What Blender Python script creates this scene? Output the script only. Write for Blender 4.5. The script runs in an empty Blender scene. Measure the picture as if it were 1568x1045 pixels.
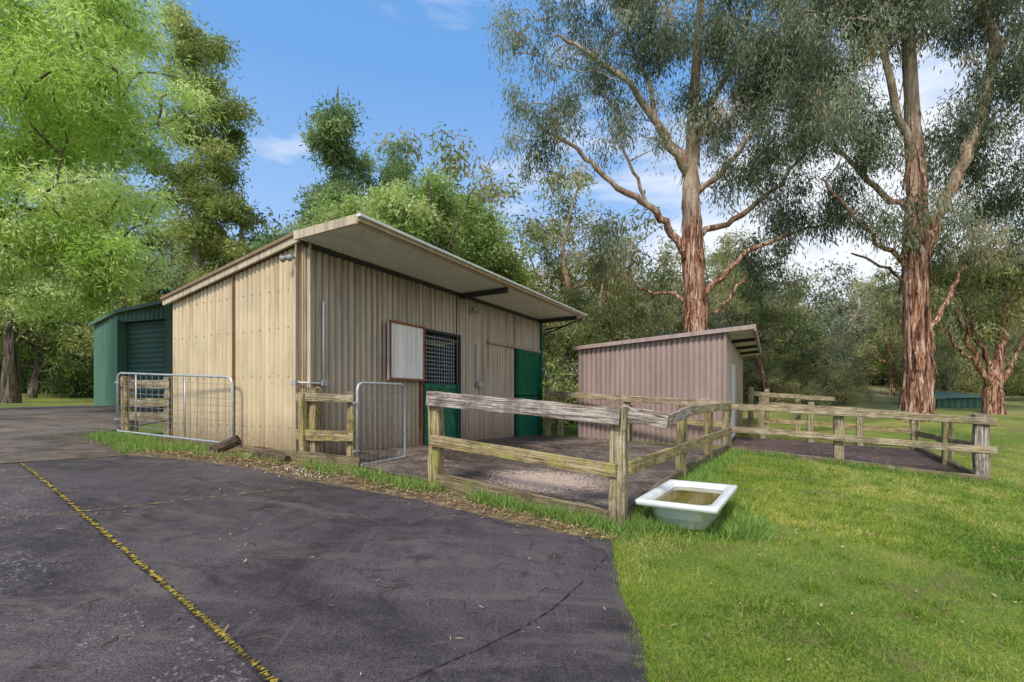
import bpy, math, random
import numpy as np
from mathutils import Vector, Matrix, geometry
random.seed(7); rng=np.random.default_rng(7)
S=bpy.context.scene
COL=S.collection

# ------------------------------------------------------------------ terrain
CP=np.array([(0,0,-1.57),(-4,2,-1.1),(-8,0,-.95),(3,2,-1.68),(7,4,-1.75),(12,6,-1.8),(0,-8,-1.9),(10,-4,-2.1),(-12,-4,-.8),
(1.09,4.93,-1.31),(-.94,6.02,-1.11),(-2.96,6.87,-.85),(2.51,7.18,-1.2),(3.66,9,-1.22),(4.8,10.8,-1.2),(8.45,8.7,-1.53),(6.63,9.82,-1.35),
(.81,13.91,-1.08),(-5.93,8.46,-.75),(-7.1,8.7,-.66),(8.6,18.1,-1.1),(10.57,12.67,-1.38),
(14.2,17,-.8),(20,14,-1.1),(15,10,-1.45),(-11.7,14,-.32),(-14.5,16,-.3),(-3,12,-.9),(-14,8,-.5),
(-20,20,-.2),(-22,35,.6),(0,25,-.5),(0,40,.3),(15,30,-.1),(25,25,-.3),(30,45,1.0),(-40,10,0),(40,10,-1),(0,100,3),(100,60,3),(-100,60,3),
(-60,-40,-1),(60,-40,-3),(0,-60,-3),(300,300,8),(-300,300,8),(300,-300,-2),(-300,-300,-2),(0,400,10)],float)
def _k(r2): return -np.sqrt(r2+1.5**2)
_n=len(CP)
_A=np.zeros((_n+1,_n+1)); _d=CP[:,None,:2]-CP[None,:,:2]
_A[:_n,:_n]=_k((_d**2).sum(2)); _A[:_n,_n]=1; _A[_n,:_n]=1
_w=np.linalg.solve(_A,np.concatenate([CP[:,2],[0]]))
def G(x,y):
    x=np.asarray(x,float); y=np.asarray(y,float); sh=x.shape; x=x.ravel(); y=y.ravel()
    out=np.empty(len(x))
    for i in range(0,len(x),20000):
        r2=(x[i:i+20000,None]-CP[None,:,0])**2+(y[i:i+20000,None]-CP[None,:,1])**2
        out[i:i+20000]=_k(r2)@_w[:_n]+_w[_n]
    return out.reshape(sh)
def g(x,y): return float(G(np.array([x]),np.array([y]))[0])

# ------------------------------------------------------------------ node helpers
def newmat(name):
    m=bpy.data.materials.new(name); m.use_nodes=True
    nt=m.node_tree; b=nt.nodes['Principled BSDF']; b.inputs['Roughness'].default_value=.8
    if 'Specular IOR Level' in b.inputs: b.inputs['Specular IOR Level'].default_value=.3
    return m,nt,b
def pos(nt,scale=(1,1,1),obj=False):
    if obj:
        c=nt.nodes.new('ShaderNodeTexCoord').outputs['Object']
    else: c=nt.nodes.new('ShaderNodeNewGeometry').outputs['Position']
    mp=nt.nodes.new('ShaderNodeMapping'); mp.inputs['Scale'].default_value=scale
    nt.links.new(c,mp.inputs['Vector']); return mp.outputs['Vector']
def noise(nt,vec,scale,detail=4,rough=.6,dist=0):
    n=nt.nodes.new('ShaderNodeTexNoise'); n.inputs['Scale'].default_value=scale; n.inputs['Detail'].default_value=min(detail,5)
    n.inputs['Roughness'].default_value=rough; n.inputs['Distortion'].default_value=dist
    nt.links.new(vec,n.inputs['Vector']); return n.outputs['Fac']
def ramp(nt,fac,stops):
    r=nt.nodes.new('ShaderNodeValToRGB'); e=r.color_ramp.elements
    while len(e)<len(stops): e.new(.5)
    for i,(p,c) in enumerate(stops):
        e[i].position=p; e[i].color=(c[0],c[1],c[2],1) if hasattr(c,'__len__') else (c,c,c,1)
    nt.links.new(fac,r.inputs['Fac']); return r.outputs['Color']
def mix(nt,fac,a,b,mode='MIX'):
    m=nt.nodes.new('ShaderNodeMix'); m.data_type='RGBA'; m.blend_type=mode
    for s,v in ((m.inputs[0],fac),(m.inputs[6],a),(m.inputs[7],b)):
        if isinstance(v,(int,float)): s.default_value=v
        elif isinstance(v,tuple): s.default_value=(v[0],v[1],v[2],1)
        else: nt.links.new(v,s)
    return m.outputs[2]
def math2(nt,op,a,b):
    m=nt.nodes.new('ShaderNodeMath'); m.operation=op
    for s,v in ((m.inputs[0],a),(m.inputs[1],b)):
        if isinstance(v,(int,float)): s.default_value=v
        else: nt.links.new(v,s)
    return m.outputs[0]
def attr(nt,name):
    a=nt.nodes.new('ShaderNodeAttribute'); a.attribute_name=name; return a.outputs['Fac']
def bump(nt,b,h,strength=.4,dist=.02):
    n=nt.nodes.new('ShaderNodeBump'); n.inputs['Strength'].default_value=strength; n.inputs['Distance'].default_value=dist
    nt.links.new(h,n.inputs['Height']); nt.links.new(n.outputs[0],b.inputs['Normal'])
def setc(nt,b,c): nt.links.new(c,b.inputs['Base Color'])

def plain(name,c,rough=.6,metal=0,var=.25,sc=6):
    m,nt,b=newmat(name); b.inputs['Roughness'].default_value=rough; b.inputs['Metallic'].default_value=metal
    f=noise(nt,pos(nt),sc,5,.65)
    d=tuple(x*(1-var) for x in c); l=tuple(min(1,x*(1+var)) for x in c)
    setc(nt,b,ramp(nt,f,[(.35,d),(.65,l)])); return m
def cladding(name,c,stain,samt=.5,rough=.5,low=None,rib_shade=.35):
    m,nt,b=newmat(name); b.inputs['Roughness'].default_value=rough; b.inputs['Metallic'].default_value=.15
    if 'Specular IOR Level' in b.inputs: b.inputs['Specular IOR Level'].default_value=.5
    streak=noise(nt,pos(nt,(11,11,.4)),1.2,5,.7)
    f2=noise(nt,pos(nt),1.3,5,.6); f3=noise(nt,pos(nt),40,3); f4=noise(nt,pos(nt,(5,5,.25)),1.,3)
    col=mix(nt,ramp(nt,streak,[(.47,0.),(.64,samt)]),c,stain)
    col=mix(nt,ramp(nt,f4,[(.5,0.),(.62,.4)]),col,tuple(min(1,x*1.22) for x in c))
    col=mix(nt,ramp(nt,f2,[(.46,0.),(.64,.4)]),col,tuple(x*.68 for x in c))
    col=mix(nt,ramp(nt,f3,[(.55,0.),(.75,.25)]),col,stain)
    rb=ramp(nt,attr(nt,'rib_shade'),[(.0,rib_shade),(.45,0.)]); col=mix(nt,rb,col,stain)  # shade between the ribs painted in, using the stain colour
    if low is not None:
        sx=nt.nodes.new('ShaderNodeSeparateXYZ'); gn=nt.nodes.new('ShaderNodeNewGeometry'); nt.links.new(gn.outputs['Position'],sx.inputs[0])
        mr=nt.nodes.new('ShaderNodeMapRange'); mr.inputs[1].default_value=low+.6; mr.inputs[2].default_value=low; nt.links.new(sx.outputs['Z'],mr.inputs[0])
        col=mix(nt,math2(nt,'MULTIPLY',mr.outputs[0],ramp(nt,f3,[(.3,.3),(.7,.95)])),col,(.19,.12,.06))
        mr2=nt.nodes.new('ShaderNodeMapRange'); mr2.inputs[1].default_value=1.1; mr2.inputs[2].default_value=2.2; nt.links.new(sx.outputs['Z'],mr2.inputs[0])
        col=mix(nt,math2(nt,'MULTIPLY',mr2.outputs[0],ramp(nt,streak,[(.4,.0),(.62,.7)])),col,stain)  # darker streaks towards the wall top
    setc(nt,b,col); return m
def wood(name,cols,lich=None,lamt=.5,bs=.6):
    m,nt,b=newmat(name); b.inputs['Roughness'].default_value=.9
    grain=noise(nt,pos(nt,(1.0,26,26),True),2.2,5,.75,.5)
    col=ramp(nt,grain,[(.38,cols[0]),(.48,cols[1]),(.6,cols[2])])
    big=noise(nt,pos(nt),3.5,5,.7)
    col=mix(nt,ramp(nt,big,[(.48,0.),(.62,.6)]),col,cols[0])
    if lich:
        l=noise(nt,pos(nt),5.5,5,.75)
        col=mix(nt,ramp(nt,l,[(.58-.14*lamt,0.),(.64-.08*lamt,.7)]),col,lich)
    sp=noise(nt,pos(nt),60,3,.7)
    col=mix(nt,ramp(nt,sp,[(.56,0.),(.66,.55)]),col,(.05,.035,.02))
    crk=noise(nt,pos(nt,(.7,50,50),True),1.6,3,.6); col=mix(nt,ramp(nt,crk,[(.34,.85),(.4,0.)]),col,(.03,.02,.012))
    setc(nt,b,col); bump(nt,b,grain,bs,.02); return m
def leafmat(name,stops,trans=.35,tint=(1.15,1.15,.75),rough=.5):
    m,nt,b=newmat(name); b.inputs['Roughness'].default_value=rough
    col=ramp(nt,attr(nt,'v'),stops); setc(nt,b,col)
    t=nt.nodes.new('ShaderNodeBsdfTranslucent'); nt.links.new(mix(nt,1.,col,tint,'MULTIPLY'),t.inputs['Color'])
    ms=nt.nodes.new('ShaderNodeMixShader'); ms.inputs[0].default_value=trans
    out=nt.nodes['Material Output']
    nt.links.new(b.outputs[0],ms.inputs[1]); nt.links.new(t.outputs[0],ms.inputs[2]); nt.links.new(ms.outputs[0],out.inputs['Surface'])
    return m

# ------------------------------------------------------------------ materials
M={}
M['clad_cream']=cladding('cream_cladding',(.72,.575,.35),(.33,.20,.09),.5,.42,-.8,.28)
M['clad_shaded']=cladding('shaded_cladding',(.46,.37,.27),(.14,.092,.055),.7,.38,-1.0,.6)  # same cladding as the cream, front wall's shade put into the colour
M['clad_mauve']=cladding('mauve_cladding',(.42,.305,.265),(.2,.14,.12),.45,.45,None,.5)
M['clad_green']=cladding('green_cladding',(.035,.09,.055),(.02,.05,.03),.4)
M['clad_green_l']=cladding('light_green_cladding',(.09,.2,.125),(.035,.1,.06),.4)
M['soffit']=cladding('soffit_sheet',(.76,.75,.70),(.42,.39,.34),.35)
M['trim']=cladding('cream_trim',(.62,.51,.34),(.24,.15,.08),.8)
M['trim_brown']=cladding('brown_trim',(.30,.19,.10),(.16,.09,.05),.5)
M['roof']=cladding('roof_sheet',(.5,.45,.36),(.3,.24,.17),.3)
M['green']=plain('green_door_paint',(.01,.12,.065),.45,0,.35,5)
M['darkgreen']=plain('dark_green_roller',(.025,.07,.045),.5,0,.15,5)
M['white']=plain('white_enamel',(.74,.74,.71),.35,0,.08,5)
M['whitedirty']=cladding('dirty_white_panel',(.78,.76,.72),(.4,.34,.27),.45)
M['rust']=plain('rusty_frame',(.24,.09,.045),.8,0,.4,20)
M['galv']=plain('galvanised_steel',(.5,.52,.54),.4,.5,.15,12)
M['wire']=plain('dull_wire',(.26,.25,.24),.5,.3,.2,12)
M['dark']=plain('dark_steel',(.04,.045,.045),.6,0,.2)
M['grey']=plain('grey_plastic',(.35,.36,.35),.5,0,.1)
M['wood_lichen']=wood('lichen_timber',[(.11,.075,.035),(.33,.245,.115),(.56,.45,.26)],(.38,.35,.08),.45)
M['wood_tan']=wood('tan_timber',[(.12,.09,.055),(.35,.27,.16),(.60,.50,.34)],(.34,.32,.10),.15)
M['wood_grey']=wood('weathered_timber',[(.09,.065,.05),(.37,.29,.23),(.70,.62,.53)],None,.2,1.)
M['sleeper']=wood('sleeper_timber',[(.07,.045,.025),(.2,.145,.085),(.36,.28,.18)],(.2,.22,.05),.3)
M['log']=wood('dead_log',[(.03,.02,.012),(.09,.06,.04),(.18,.13,.09)],(.13,.14,.05),.1)

def mk_asphalt(name,dark,mid,light,speck,sp=(.6,.7),stain=(.135,.11,.098),pm=None):
    m,nt,b=newmat(name)
    big=noise(nt,pos(nt),.55,5,.65,.5); med=noise(nt,pos(nt,(1,1.8,1)),3,5,.72); fine=noise(nt,pos(nt),110,2,.7); f2=noise(nt,pos(nt),34,4,.75)
    col=ramp(nt,big,[(.38,dark),(.5,mid),(.62,light)])
    col=mix(nt,ramp(nt,med,[(.47,0.),(.6,.5)]),col,tuple(x*1.45 for x in mid))
    spf=ramp(nt,f2,[(sp[0],0.),(sp[1],1.)])
    if pm:
        pn=noise(nt,pos(nt),.9,5,.75,.6); spf=math2(nt,'MULTIPLY',spf,ramp(nt,pn,[(pm[0],.08),(pm[1],1.)]))
    col=mix(nt,spf,col,speck)
    col=mix(nt,1.,col,ramp(nt,fine,[(.33,.35),(.67,1.65)]),'MULTIPLY')
    st=noise(nt,pos(nt,(.6,2.0,1)),1.1,5,.78,.8)
    col=mix(nt,ramp(nt,st,[(.52,0.),(.62,.55)]),col,stain)
    wv=noise(nt,pos(nt,(4.5,.35,1)),2.2,4,.7,.3); col=mix(nt,ramp(nt,wv,[(.56,0.),(.64,.4)]),col,tuple(x*1.9 for x in mid))
    dk=noise(nt,pos(nt),1.7,5,.75,1.); col=mix(nt,ramp(nt,dk,[(.54,0.),(.64,.65)]),col,tuple(x*.6 for x in dark))
    nt.links.new(ramp(nt,big,[(.38,.5),(.62,.9)]),b.inputs['Roughness'])
    setc(nt,b,col); h=mix(nt,.5,fine,f2); bump(nt,b,h,.8,.012); return m
M['asphalt']=mk_asphalt('asphalt',(.042,.033,.035),(.068,.054,.056),(.098,.08,.078),(.13,.11,.10),(.6,.75))
M['asphalt_old']=mk_asphalt('worn_asphalt',(.048,.036,.038),(.072,.055,.057),(.11,.088,.085),(.30,.265,.25),(.54,.64),(.16,.125,.105),(.5,.6))
M['drive']=mk_asphalt('driveway_asphalt',(.08,.058,.045),(.13,.10,.082),(.185,.15,.122),(.2,.17,.14),(.6,.75),(.25,.18,.125))
M['yard2']=mk_asphalt('yard_rubber',(.04,.026,.028),(.072,.047,.048),(.12,.083,.076),(.24,.16,.11),(.57,.68),(.16,.105,.075))
def mk_conc():
    m,nt,b=newmat('yard_concrete'); 
    big=noise(nt,pos(nt),.9,5,.7,.8); f=noise(nt,pos(nt),9,5,.8); fine=noise(nt,pos(nt),70,3)
    col=ramp(nt,big,[(.38,(.05,.037,.032)),(.5,(.115,.088,.073)),(.62,(.24,.185,.145))])
    col=mix(nt,ramp(nt,f,[(.47,0.),(.6,.7)]),col,(.065,.045,.032))
    col=mix(nt,1.,col,ramp(nt,fine,[(.35,.5),(.65,1.5)]),'MULTIPLY')
    sx=nt.nodes.new('ShaderNodeSeparateXYZ'); gn=nt.nodes.new('ShaderNodeNewGeometry'); nt.links.new(gn.outputs['Position'],sx.inputs[0])
    dx=math2(nt,'MULTIPLY',math2(nt,'SUBTRACT',sx.outputs['X'],.45),.8); dy=math2(nt,'SUBTRACT',sx.outputs['Y'],6.6)
    d2=math2(nt,'ADD',math2(nt,'MULTIPLY',dx,dx),math2(nt,'MULTIPLY',dy,dy))
    f9=noise(nt,pos(nt),26,4,.8)
    pn=math2(nt,'SUBTRACT',math2(nt,'ADD',math2(nt,'MULTIPLY',f9,2.6),math2(nt,'MULTIPLY',f,.6)),d2)
    col=mix(nt,ramp(nt,math2(nt,'SUBTRACT',pn,.75),[(.45,0.),(.7,.9)]),col,(.56,.41,.31))
    nt.links.new(ramp(nt,big,[(.38,.35),(.6,.95)]),b.inputs['Roughness'])
    setc(nt,b,col); bump(nt,b,f,.8,.02); return m
M['yard']=mk_conc()
def mk_ground():
    m,nt,b=newmat('lawn_ground'); b.inputs['Roughness'].default_value=1
    big=noise(nt,pos(nt),.35,5,.65,.6); med=noise(nt,pos(nt),2.5,5,.7); fine=noise(nt,pos(nt),45,4,.8)
    col=ramp(nt,big,[(.38,(.11,.17,.025)),(.5,(.21,.25,.04)),(.62,(.32,.29,.07))])
    col=mix(nt,ramp(nt,med,[(.46,0.),(.6,.6)]),col,(.12,.18,.03))
    col=mix(nt,1.,col,ramp(nt,fine,[(.35,.5),(.65,1.4)]),'MULTIPLY')
    bare=noise(nt,pos(nt),1.1,5,.75); col=mix(nt,ramp(nt,bare,[(.54,0.),(.62,.7)]),col,(.17,.12,.06))
    sx=nt.nodes.new('ShaderNodeSeparateXYZ'); gn=nt.nodes.new('ShaderNodeNewGeometry'); nt.links.new(gn.outputs['Position'],sx.inputs[0])
    mr=nt.nodes.new('ShaderNodeMapRange'); mr.inputs[1].default_value=17; mr.inputs[2].default_value=28; nt.links.new(sx.outputs['Y'],mr.inputs[0])
    mx=nt.nodes.new('ShaderNodeMapRange'); mx.inputs[1].default_value=-6; mx.inputs[2].default_value=2; nt.links.new(sx.outputs['X'],mx.inputs[0])
    n2=noise(nt,pos(nt),.3,5,.7)
    md=math2(nt,'MULTIPLY',math2(nt,'MULTIPLY',mr.outputs[0],mx.outputs[0]),ramp(nt,n2,[(.4,.1),(.55,1.)]))
    col=mix(nt,md,col,ramp(nt,med,[(.4,(.15,.14,.05)),(.6,(.32,.24,.14))]))
    setc(nt,b,col); bump(nt,b,fine,.6,.03); return m
M['ground']=mk_ground()
M['moss']=plain('moss',(.30,.215,.03),1,0,.65,30)
M['crack']=plain('crack_dirt',(.035,.028,.02),1,0,.4,20)
M['dirt']=plain('verge_dirt',(.17,.12,.065),1,0,.6,9)
M['pebble']=plain('pebbles',(.55,.48,.38),.8,0,.4,30)
M['water']=plain('murky_water',(.15,.13,.025),.06,0,.3,5)
def mk_bark(name,low,high,z0,z1,sc=(7,7,.6)):
    m,nt,b=newmat(name); b.inputs['Roughness'].default_value=.9
    f=noise(nt,pos(nt,sc),1.4,5,.75,.8)
    cl=ramp(nt,f,[(.41,low[0]),(.47,low[1]),(.53,low[2]),(.61,low[3])])
    f2=noise(nt,pos(nt,(3,3,.8)),1.5,5,.6)
    ch=ramp(nt,f2,[(.40,high[0]),(.6,high[1])])
    sx=nt.nodes.new('ShaderNodeSeparateXYZ'); gn=nt.nodes.new('ShaderNodeNewGeometry'); nt.links.new(gn.outputs['Position'],sx.inputs[0])
    mr=nt.nodes.new('ShaderNodeMapRange'); mr.inputs[1].default_value=z0; mr.inputs[2].default_value=z1; nt.links.new(sx.outputs['Z'],mr.inputs[0])
    f3=noise(nt,pos(nt,(1.5,1.5,.3)),1.5,4)
    ad=math2(nt,'ADD',mr.outputs[0],math2(nt,'MULTIPLY',math2(nt,'SUBTRACT',f3,.5),1.5))
    setc(nt,b,mix(nt,ramp(nt,ad,[(.3,0.),(.6,1.)]),cl,ch)); bump(nt,b,f,1.,.12); return m
M['bark_gum']=mk_bark('gum_bark',[(.05,.022,.014),(.27,.11,.06),(.47,.24,.145),(.78,.58,.45)],[(.36,.24,.16),(.64,.50,.38)],4.5,11)
M['bark_grey']=mk_bark('grey_bark',[(.07,.05,.035),(.19,.14,.10),(.30,.235,.175),(.48,.40,.31)],[(.38,.31,.24),(.56,.49,.41)],0,3)
M['bark_dark']=mk_bark('dark_bark',[(.04,.03,.024),(.11,.08,.06),(.18,.135,.10),(.28,.22,.18)],[(.16,.125,.09),(.28,.23,.18)],3,9)
M['leaf_bright']=leafmat('bright_foliage',[(0,(.24,.38,.06)),(.35,(.48,.64,.17)),(.7,(.72,.83,.38)),(1,(.93,.96,.72))],.5)
M['leaf_gum']=leafmat('gum_foliage',[(0,(.05,.075,.04)),(.4,(.15,.19,.115)),(.75,(.33,.37,.25)),(.93,(.50,.51,.37)),(1,(.48,.28,.17))],.4)
M['leaf_olive']=leafmat('olive_foliage',[(0,(.08,.11,.035)),(.4,(.23,.26,.10)),(.8,(.45,.43,.20)),(1,(.60,.50,.29))],.45)
M['leaf_tall']=leafmat('tall_tree_foliage',[(0,(.11,.15,.04)),(.45,(.28,.34,.10)),(1,(.58,.60,.24))],.45)
M['leaf_fir']=leafmat('blue_green_foliage',[(0,(.09,.15,.06)),(.45,(.23,.33,.15)),(1,(.48,.58,.29))],.45)
M['leaf_round']=leafmat('light_green_foliage',[(0,(.15,.24,.06)),(.45,(.38,.50,.17)),(1,(.78,.82,.45))],.45)
M['leaf_shrub']=leafmat('shrub_foliage',[(0,(.04,.08,.02)),(.5,(.12,.19,.05)),(1,(.28,.35,.12))],.35)
M['grass']=leafmat('grass_blades',[(0,(.09,.19,.02)),(.4,(.27,.39,.05)),(.75,(.49,.51,.10)),(1,(.74,.63,.29))],.5,(1.1,1.1,.6))
M['weed']=leafmat('weed_leaves',[(0,(.09,.18,.03)),(.5,(.23,.38,.08)),(1,(.44,.54,.16))],.4)
M['litter']=leafmat('leaf_litter',[(0,(.1,.05,.025)),(.5,(.34,.19,.09)),(1,(.64,.48,.28))],.1)

# ------------------------------------------------------------------ mesh helpers
def empty(name,loc=(0,0,0)):
    e=bpy.data.objects.new(name,None); COL.objects.link(e); e.location=loc; e.empty_display_size=.2; return e
def addobj(name,me,mat,parent=None,smooth=False):
    if mat: me.materials.append(mat)
    o=bpy.data.objects.new(name,me); COL.objects.link(o)
    if parent:
        o.parent=parent; o.matrix_parent_inverse=Matrix.Translation(parent.location).inverted()
    if smooth:
        me.polygons.foreach_set('use_smooth',[True]*len(me.polygons))
    return o
def mesh(name,V,F,mat,parent=None,smooth=False,rib_shade=None):
    me=bpy.data.meshes.new(name); me.from_pydata([tuple(v) for v in V],[],[tuple(f) for f in F]); me.update()
    a=me.attributes.new('rib_shade','FLOAT','POINT'); a.data.foreach_set('value',np.array(rib_shade if rib_shade is not None else [1.]*len(V),dtype=np.float32))
    return addobj(name,me,mat,parent,smooth)
def npmesh(name,V,nv,mat,parent=None,attr=None):
    n=len(V)//nv; me=bpy.data.meshes.new(name)
    me.vertices.add(len(V)); me.vertices.foreach_set('co',V.astype(np.float32).ravel())
    me.loops.add(n*nv); me.loops.foreach_set('vertex_index',np.arange(n*nv,dtype=np.int32))
    me.polygons.add(n); me.polygons.foreach_set('loop_start',np.arange(0,n*nv,nv,dtype=np.int32))
    me.update(calc_edges=True)
    if attr is not None:
        a=me.attributes.new('v','FLOAT','POINT'); a.data.foreach_set('value',np.repeat(np.clip(attr,0,1),nv).astype(np.float32))
    return addobj(name,me,mat,parent)
def beam(name,p0,p1,w,h,mat,parent,jit=.005,segs=7,ref=None,bev=.12):
    p0=Vector(p0);p1=Vector(p1); x=(p1-p0); L=x.length; x.normalize()
    if ref is None: ref=Vector((0,0,1)) if abs(x.z)<.9 else Vector((-.4717,-.8817,0))
    y=Vector(ref).cross(x).normalized(); z=x.cross(y)
    V=[];F=[]; c=min(w,h)*bev
    prof=[(-w/2+c,-h/2),(w/2-c,-h/2),(w/2,-h/2+c),(w/2,h/2-c),(w/2-c,h/2),(-w/2+c,h/2),(-w/2,h/2-c),(-w/2,-h/2+c)]
    for i in range(segs+1):
        oy=random.uniform(-jit,jit); oz=random.uniform(-jit,jit)
        for (a,b) in prof:
            V.append((L*i/segs+(random.uniform(-jit,jit)*1.5 if i in(0,segs) else 0),a+oy+random.uniform(-jit,jit)*.5,b+oz+random.uniform(-jit,jit)*.5))
    for i in range(segs):
        for k in range(8):
            a=i*8+k;b=i*8+(k+1)%8; F.append((a,a+8,b+8,b))
    F.append(tuple(range(8))); F.append(tuple(reversed(range(segs*8,segs*8+8))))
    me=bpy.data.meshes.new(name); me.from_pydata(V,[],F); me.update()
    a=me.attributes.new('rib_shade','FLOAT','POINT'); a.data.foreach_set('value',np.ones(len(V),dtype=np.float32))
    me.materials.append(mat); o=bpy.data.objects.new(name,me); COL.objects.link(o)
    mw=Matrix(((x.x,y.x,z.x,p0.x),(x.y,y.y,z.y,p0.y),(x.z,y.z,z.z,p0.z),(0,0,0,1)))
    o.matrix_world=mw
    if parent:
        o.parent=parent; o.matrix_parent_inverse=Matrix.Translation(parent.location).inverted(); o.matrix_basis=mw
    return o
def box(name,p0,p1,w,h,mat,parent,ref=None): return beam(name,p0,p1,w,h,mat,parent,0,1,ref,.06)
def tube(P,R,sides,V,F,rough=0,cap=True):
    P=[Vector(p) for p in P]; base=len(V); n=len(P); pu=None
    for i,p in enumerate(P):
        t=(P[min(i+1,n-1)]-P[max(i-1,0)]).normalized()
        if pu is None: u=t.orthogonal().normalized()
        else: u=(pu-t*pu.dot(t)).normalized()
        pu=u; w=t.cross(u)
        for k in range(sides):
            a=2*math.pi*k/sides; r=R[i]*(1+(random.uniform(-rough,rough) if rough else 0))
            V.append(p+(u*math.cos(a)+w*math.sin(a))*r)
    for i in range(n-1):
        for k in range(sides):
            a=base+i*sides+k;b=base+i*sides+(k+1)%sides; F.append((a,b,b+sides,a+sides))
    if cap:
        F.append(tuple(reversed(range(base,base+sides)))); F.append(tuple(range(base+(n-1)*sides,base+n*sides)))
def corr(name,p0,p1,zb,zt,mat,parent,amp=.009,pitch=.076,spp=6):
    p0=Vector(p0);p1=Vector(p1); d=p1-p0; L=d.length; d.normalize(); nn=Vector((d.y,-d.x))
    N=max(2,int(L/pitch*spp)); V=[];F=[];rb=[]
    for i in range(N+1):
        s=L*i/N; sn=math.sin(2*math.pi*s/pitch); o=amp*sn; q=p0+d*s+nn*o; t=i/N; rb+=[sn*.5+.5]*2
        V.append((q.x,q.y,zb[0]+(zb[1]-zb[0])*t)); V.append((q.x,q.y,zt[0]+(zt[1]-zt[0])*t))
    for i in range(N): a=2*i; F.append((a,a+2,a+3,a+1))
    return mesh(name,V,F,mat,parent,True,rb)
def corr_roof(name,c00,c10,c01,c11,mat,parent,amp=.009,pitch=.076,spp=6):
    c00,c10,c01,c11=map(Vector,(c00,c10,c01,c11)); L=(c10-c00).length; N=int(L/pitch*spp);V=[];F=[]
    for i in range(N+1):
        t=i/N; o=Vector((0,0,amp*math.sin(2*math.pi*L*t/pitch)))
        V.append(c00.lerp(c10,t)+o); V.append(c01.lerp(c11,t)+o)
    for i in range(N): a=2*i; F.append((a,a+2,a+3,a+1))
    return mesh(name,V,F,mat,parent,True)
def sheet(name,poly,zoff,mat,sp=.3,jit=.02,sub=.15,parent=None):
    out=[]
    for i in range(len(poly)):
        a=Vector(poly[i]);b=Vector(poly[(i+1)%len(poly)]); n=max(1,int((b-a).length/sub)) if (b-a).length<12 else max(1,int((b-a).length/.5))
        for k in range(n):
            q=a.lerp(b,k/n); out.append(Vector((q.x+random.uniform(-jit,jit),q.y+random.uniform(-jit,jit))))
    n=len(out); P=np.array([(q.x,q.y) for q in out])
    xs=np.arange(P[:,0].min(),P[:,0].max(),sp); ys=np.arange(P[:,1].min(),P[:,1].max(),sp)
    gx,gy=np.meshgrid(xs,ys); pts=np.stack([gx.ravel(),gy.ravel()],1); pts=pts[pip(pts,P)]
    allp=out+[Vector((float(a),float(b))) for a,b in pts]
    r=geometry.delaunay_2d_cdt(allp,[],[list(range(n))],1,1e-4)
    vs=np.array([(v.x,v.y) for v in r[0]]); z=G(vs[:,0],vs[:,1])+zoff
    F=[]
    for f in r[2]:
        a,b,c=[vs[i] for i in f[:3]]
        F.append(f if (b[0]-a[0])*(c[1]-a[1])-(b[1]-a[1])*(c[0]-a[0])>0 else f[::-1])
    return mesh(name,np.column_stack([vs,z]),F,mat,parent,True)
def pip(P,poly):
    poly=np.asarray(poly,float); ins=np.zeros(len(P),bool); j=len(poly)-1
    for i in range(len(poly)):
        xi,yi=poly[i];xj,yj=poly[j]
        if yi!=yj:
            c=((yi>P[:,1])!=(yj>P[:,1]))&(P[:,0]<(xj-xi)*(P[:,1]-yi)/(yj-yi)+xi); ins^=c
        j=i
    return ins
def unit(a): return a/np.maximum(np.linalg.norm(a,axis=1,keepdims=True),1e-6)
def leaves(C,cv,k,sig,ln,wd,droop,spread,r):
    n=len(C)*k; c=np.repeat(C,k,0); 
    off=r.normal(size=(n,3))*np.array(sig)*np.repeat(r.uniform(.55,1.3,(len(C),1)),k,0)
    p=c+off
    d=unit(r.normal(size=(n,3))*spread+np.array(droop)+unit(off)*.35)
    s=unit(np.cross(d,r.normal(size=(n,3))))
    L=r.uniform(ln[0],ln[1],(n,1)); W=r.uniform(wd[0],wd[1],(n,1))
    V=np.stack([p,p+d*L*.45+s*W/2,p+d*L,p+d*L*.45-s*W/2],1).reshape(-1,3)
    v=np.repeat(cv,k)+r.normal(size=n)*.15
    return V,v
def catmull(P,n=4):
    P=[Vector(p) for p in P]; out=[]
    for i in range(len(P)-1):
        p0=P[max(i-1,0)];p1=P[i];p2=P[i+1];p3=P[min(i+2,len(P)-1)]
        for k in range(n):
            t=k/n; out.append(.5*((2*p1)+(-p0+p2)*t+(2*p0-5*p1+4*p2-p3)*t*t+(-p0+3*p1-3*p2+p3)*t**3))
    out.append(P[-1]); return out
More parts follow.
